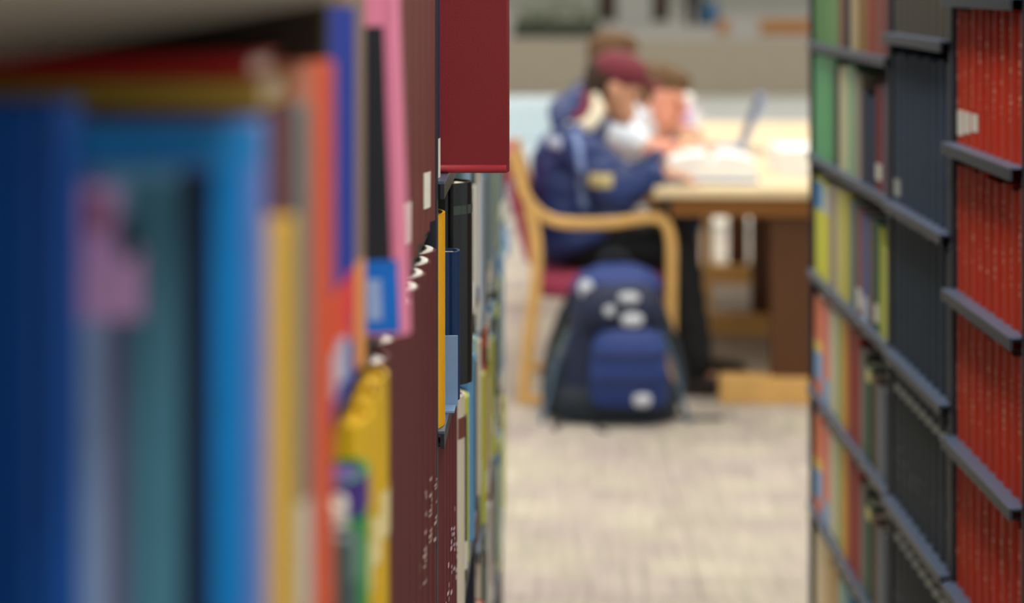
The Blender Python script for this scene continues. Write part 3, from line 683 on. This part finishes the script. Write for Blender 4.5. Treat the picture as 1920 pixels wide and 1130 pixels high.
# ---------------------------------------------------------------- far background
lc = empty('lounge_chair', (-.22, 11.6, 0), 'pale blue upholstered lounge chair in the atrium', 'chair')
LB = mat((196,212,220), .8, .1, 30)
box('seat', -.3, .3, -.3, .3, .2, .42, LB, lc, .05, 3); box('backrest', -.3, .3, .2, .34, .4, .72, LB, lc, .05, 3)
for s in (-1, 1): box('armrest', s*.34-.06, s*.34+.06, -.3, .34, .2, .58, LB, lc, .04, 3)
for sx in (-1, 1):
    for sy in (-1, 1): box('leg', sx*.27-.02, sx*.27+.02, sy*.25-.02, sy*.25+.02, .0045, .2, WOODD, lc)
# planter with shrubs on the terrace edge
pl = empty('planter', (.03, 24.4, .72), 'long dark planter box with leafy green shrubs', 'planter')
boxes('trough', [(-.55,.58,-.2,-.17,0,.2),(-.55,.58,.17,.2,0,.2),(-.55,-.52,-.17,.17,0,.2),(.55,.58,-.17,.17,0,.2),(-.52,.55,-.17,.17,0,.15)], mat((74,76,60), .8), pl)
V, Fc = [], []
rr = random.Random(5)
for k in range(900):
    x = rr.uniform(-.5, .55); hgt = .16+.20*(.5+.5*math.sin(x*7+1))+.08
    z = .16+abs(rr.gauss(0, .5))*hgt; y = rr.gauss(0, .10)
    a = rr.uniform(0, 6.28); L_ = rr.uniform(.05, .09); u = Vector((math.cos(a), math.sin(a), rr.uniform(-.3, .8))).normalized(); v = u.cross(Vector((0,0,1))).normalized()*L_*.28
    o_ = len(V); c = Vector((x, y, z)); V += [c, c+u*L_*.5+v, c+u*L_, c+u*L_*.5-v]; Fc.append((o_, o_+1, o_+2, o_+3))
tag(mesh('foliage', V, Fc, mat((120,140,66), .6, 0, 3, .35), pl), None, None, None, 'stuff')
for k in range(7): tube('stem', [(-.45+k*.15, 0, .14), (-.43+k*.15, .02, .4)], .006, mat((90,80,50), .8), pl, 5)
# dark cabinets standing on the terrace
def cabinet(x, y, wd, label):
    c = empty('cabinet', (x, y, .72), label, 'cabinet', 'dark cabinets on the terrace'); DB = mat((58,44,28), .6, .1, 10)
    box('body', -wd/2, wd/2, -.2, .2, 0, 1.3, DB, c, .01)
    for s in (-1, 1):
        d = box('door', s*wd/4-wd/4+.01, s*wd/4+wd/4-.01, -.215, -.2005, .06, 1.26, mat((66,50,32), .6, .1, 10), c, .004); box('handle', s*.03-.006, s*.03+.006, -.235, -.2155, .6, .72, mat((150,140,120), .4), d)
cabinet(1.04, 34, .42, 'dark brown cabinet on the terrace behind the maroon cap'); cabinet(1.90, 34, .42, 'dark brown cabinet on the terrace beside the standing person')
# person standing on the terrace
q = empty('person', (2.35, 31.0, .72), 'person in dark clothes standing on terrace with blue bag', 'person')
hb_T, hbs = head_bones((0,0,1.58), 0)
B = hbs+[((0,0,1.42), .055, (0,0,1.52), .052), ((0,0,1.25), (.10,.16,.14), (0,0,1.42), .06), ((0,0,.95), (.11,.15,.10), (0,0,1.25), (.10,.16,.14))]
Q = [((0,0,.93), (.13,.17,.11), (0,0,.98), (.125,.165,.10))]; Gm = [((0,0,.92), (.14,.18,.08), (0,0,1.26), (.13,.19,.14)), ((0,0,1.26), (.12,.18,.13), (0,0,1.42), (.08,.09,.04))]
for s in (-1, 1):
    B += [((0,0,1.3), .08, (0,s*.19,1.36), .05), ((0,s*.19,1.36), .048, (.02,s*.23,1.06), .038), ((.02,s*.23,1.06), .036, (.08,s*.22,.82), .026), ((0,s*.09,.9), .085, (0,s*.1,.48), .055), ((0,s*.1,.48), .052, (-.01,s*.11,.08), .034), ((-.01,s*.11,.08), .034, (.14,s*.12,.03), .03)]
    B += hand((.08,s*.22,.82), (.2,0,-1), (1,0,0), (0,-s,0), .5)
    Q += [((0,s*.05,.93), .11, (0,s*.09,.85), .10), ((0,s*.09,.85), .10, (0,s*.1,.48), .078), ((0,s*.1,.48), .076, (-.01,s*.11,.06), .066)]
    Gm += [((0,0,1.3), .11, (0,s*.19,1.36), .072), ((0,s*.19,1.36), .072, (.02,s*.23,1.06), .058), ((.02,s*.23,1.06), .058, (.07,s*.22,.85), .044)]
blob('body', B, SKIN, q, .009, 4); blob('trousers', Q, mat((40,34,32), .8), q, .014, 4); blob('jacket', Gm, mat((60,60,76), .8), q, .014, 4)
for s in (-1, 1): blob('shoe', [((-.03,s*.11,.045), .04, (.06,s*.115,.04), .04), ((.06,s*.115,.04), .04, (.15,s*.12,.035), .032)], mat((30,28,28), .6), q, .01, 2)
blob('hair', [(hb_T(-.03,0,.05), (.09,.084,.085), hb_T(.0,0,.06), (.09,.083,.08))], HAIR, q, .01, 2)
q.rotation_euler = (0, 0, -1.2)
bg = empty('shoulder_bag', (2.60, 30.62, .72), 'blue bag standing at the feet of the person on terrace', 'bag')
blob('bag', [((0,0,.13), (.15,.08,.125), (0,0,.3), (.13,.07,.10))], mat((70,116,150), .7, .2, 20), bg, .012, 4)
tube('handle', smoothpath([(-.09,0,.36),(-.05,0,.52),(.05,0,.52),(.09,0,.36)], 5), .012, mat((40,60,90), .7), bg, 6)
# timber benches
def bench(x, y, L_, label):
    b_ = empty('bench', (x, y, .72), label, 'bench', 'orange timber benches on the terrace'); OW = mat((190,124,46), .5, .05, 6)
    for k in range(3): box('slat', 0, L_, -.2+k*.14, -.08+k*.14, .16, .20, OW, b_, .004, 1)
    box('front_board', 0, L_, -.215, -.2, .02, .20, OW, b_)
    for xx in (.04, L_-.1): box('leg', xx, xx+.06, -.15, .15, 0, .159, OW, b_)
bench(2.82, 25.6, 1.6, 'long orange timber bench on the terrace'); bench(2.25, 25.7, .16, 'narrow orange timber stool on the terrace')
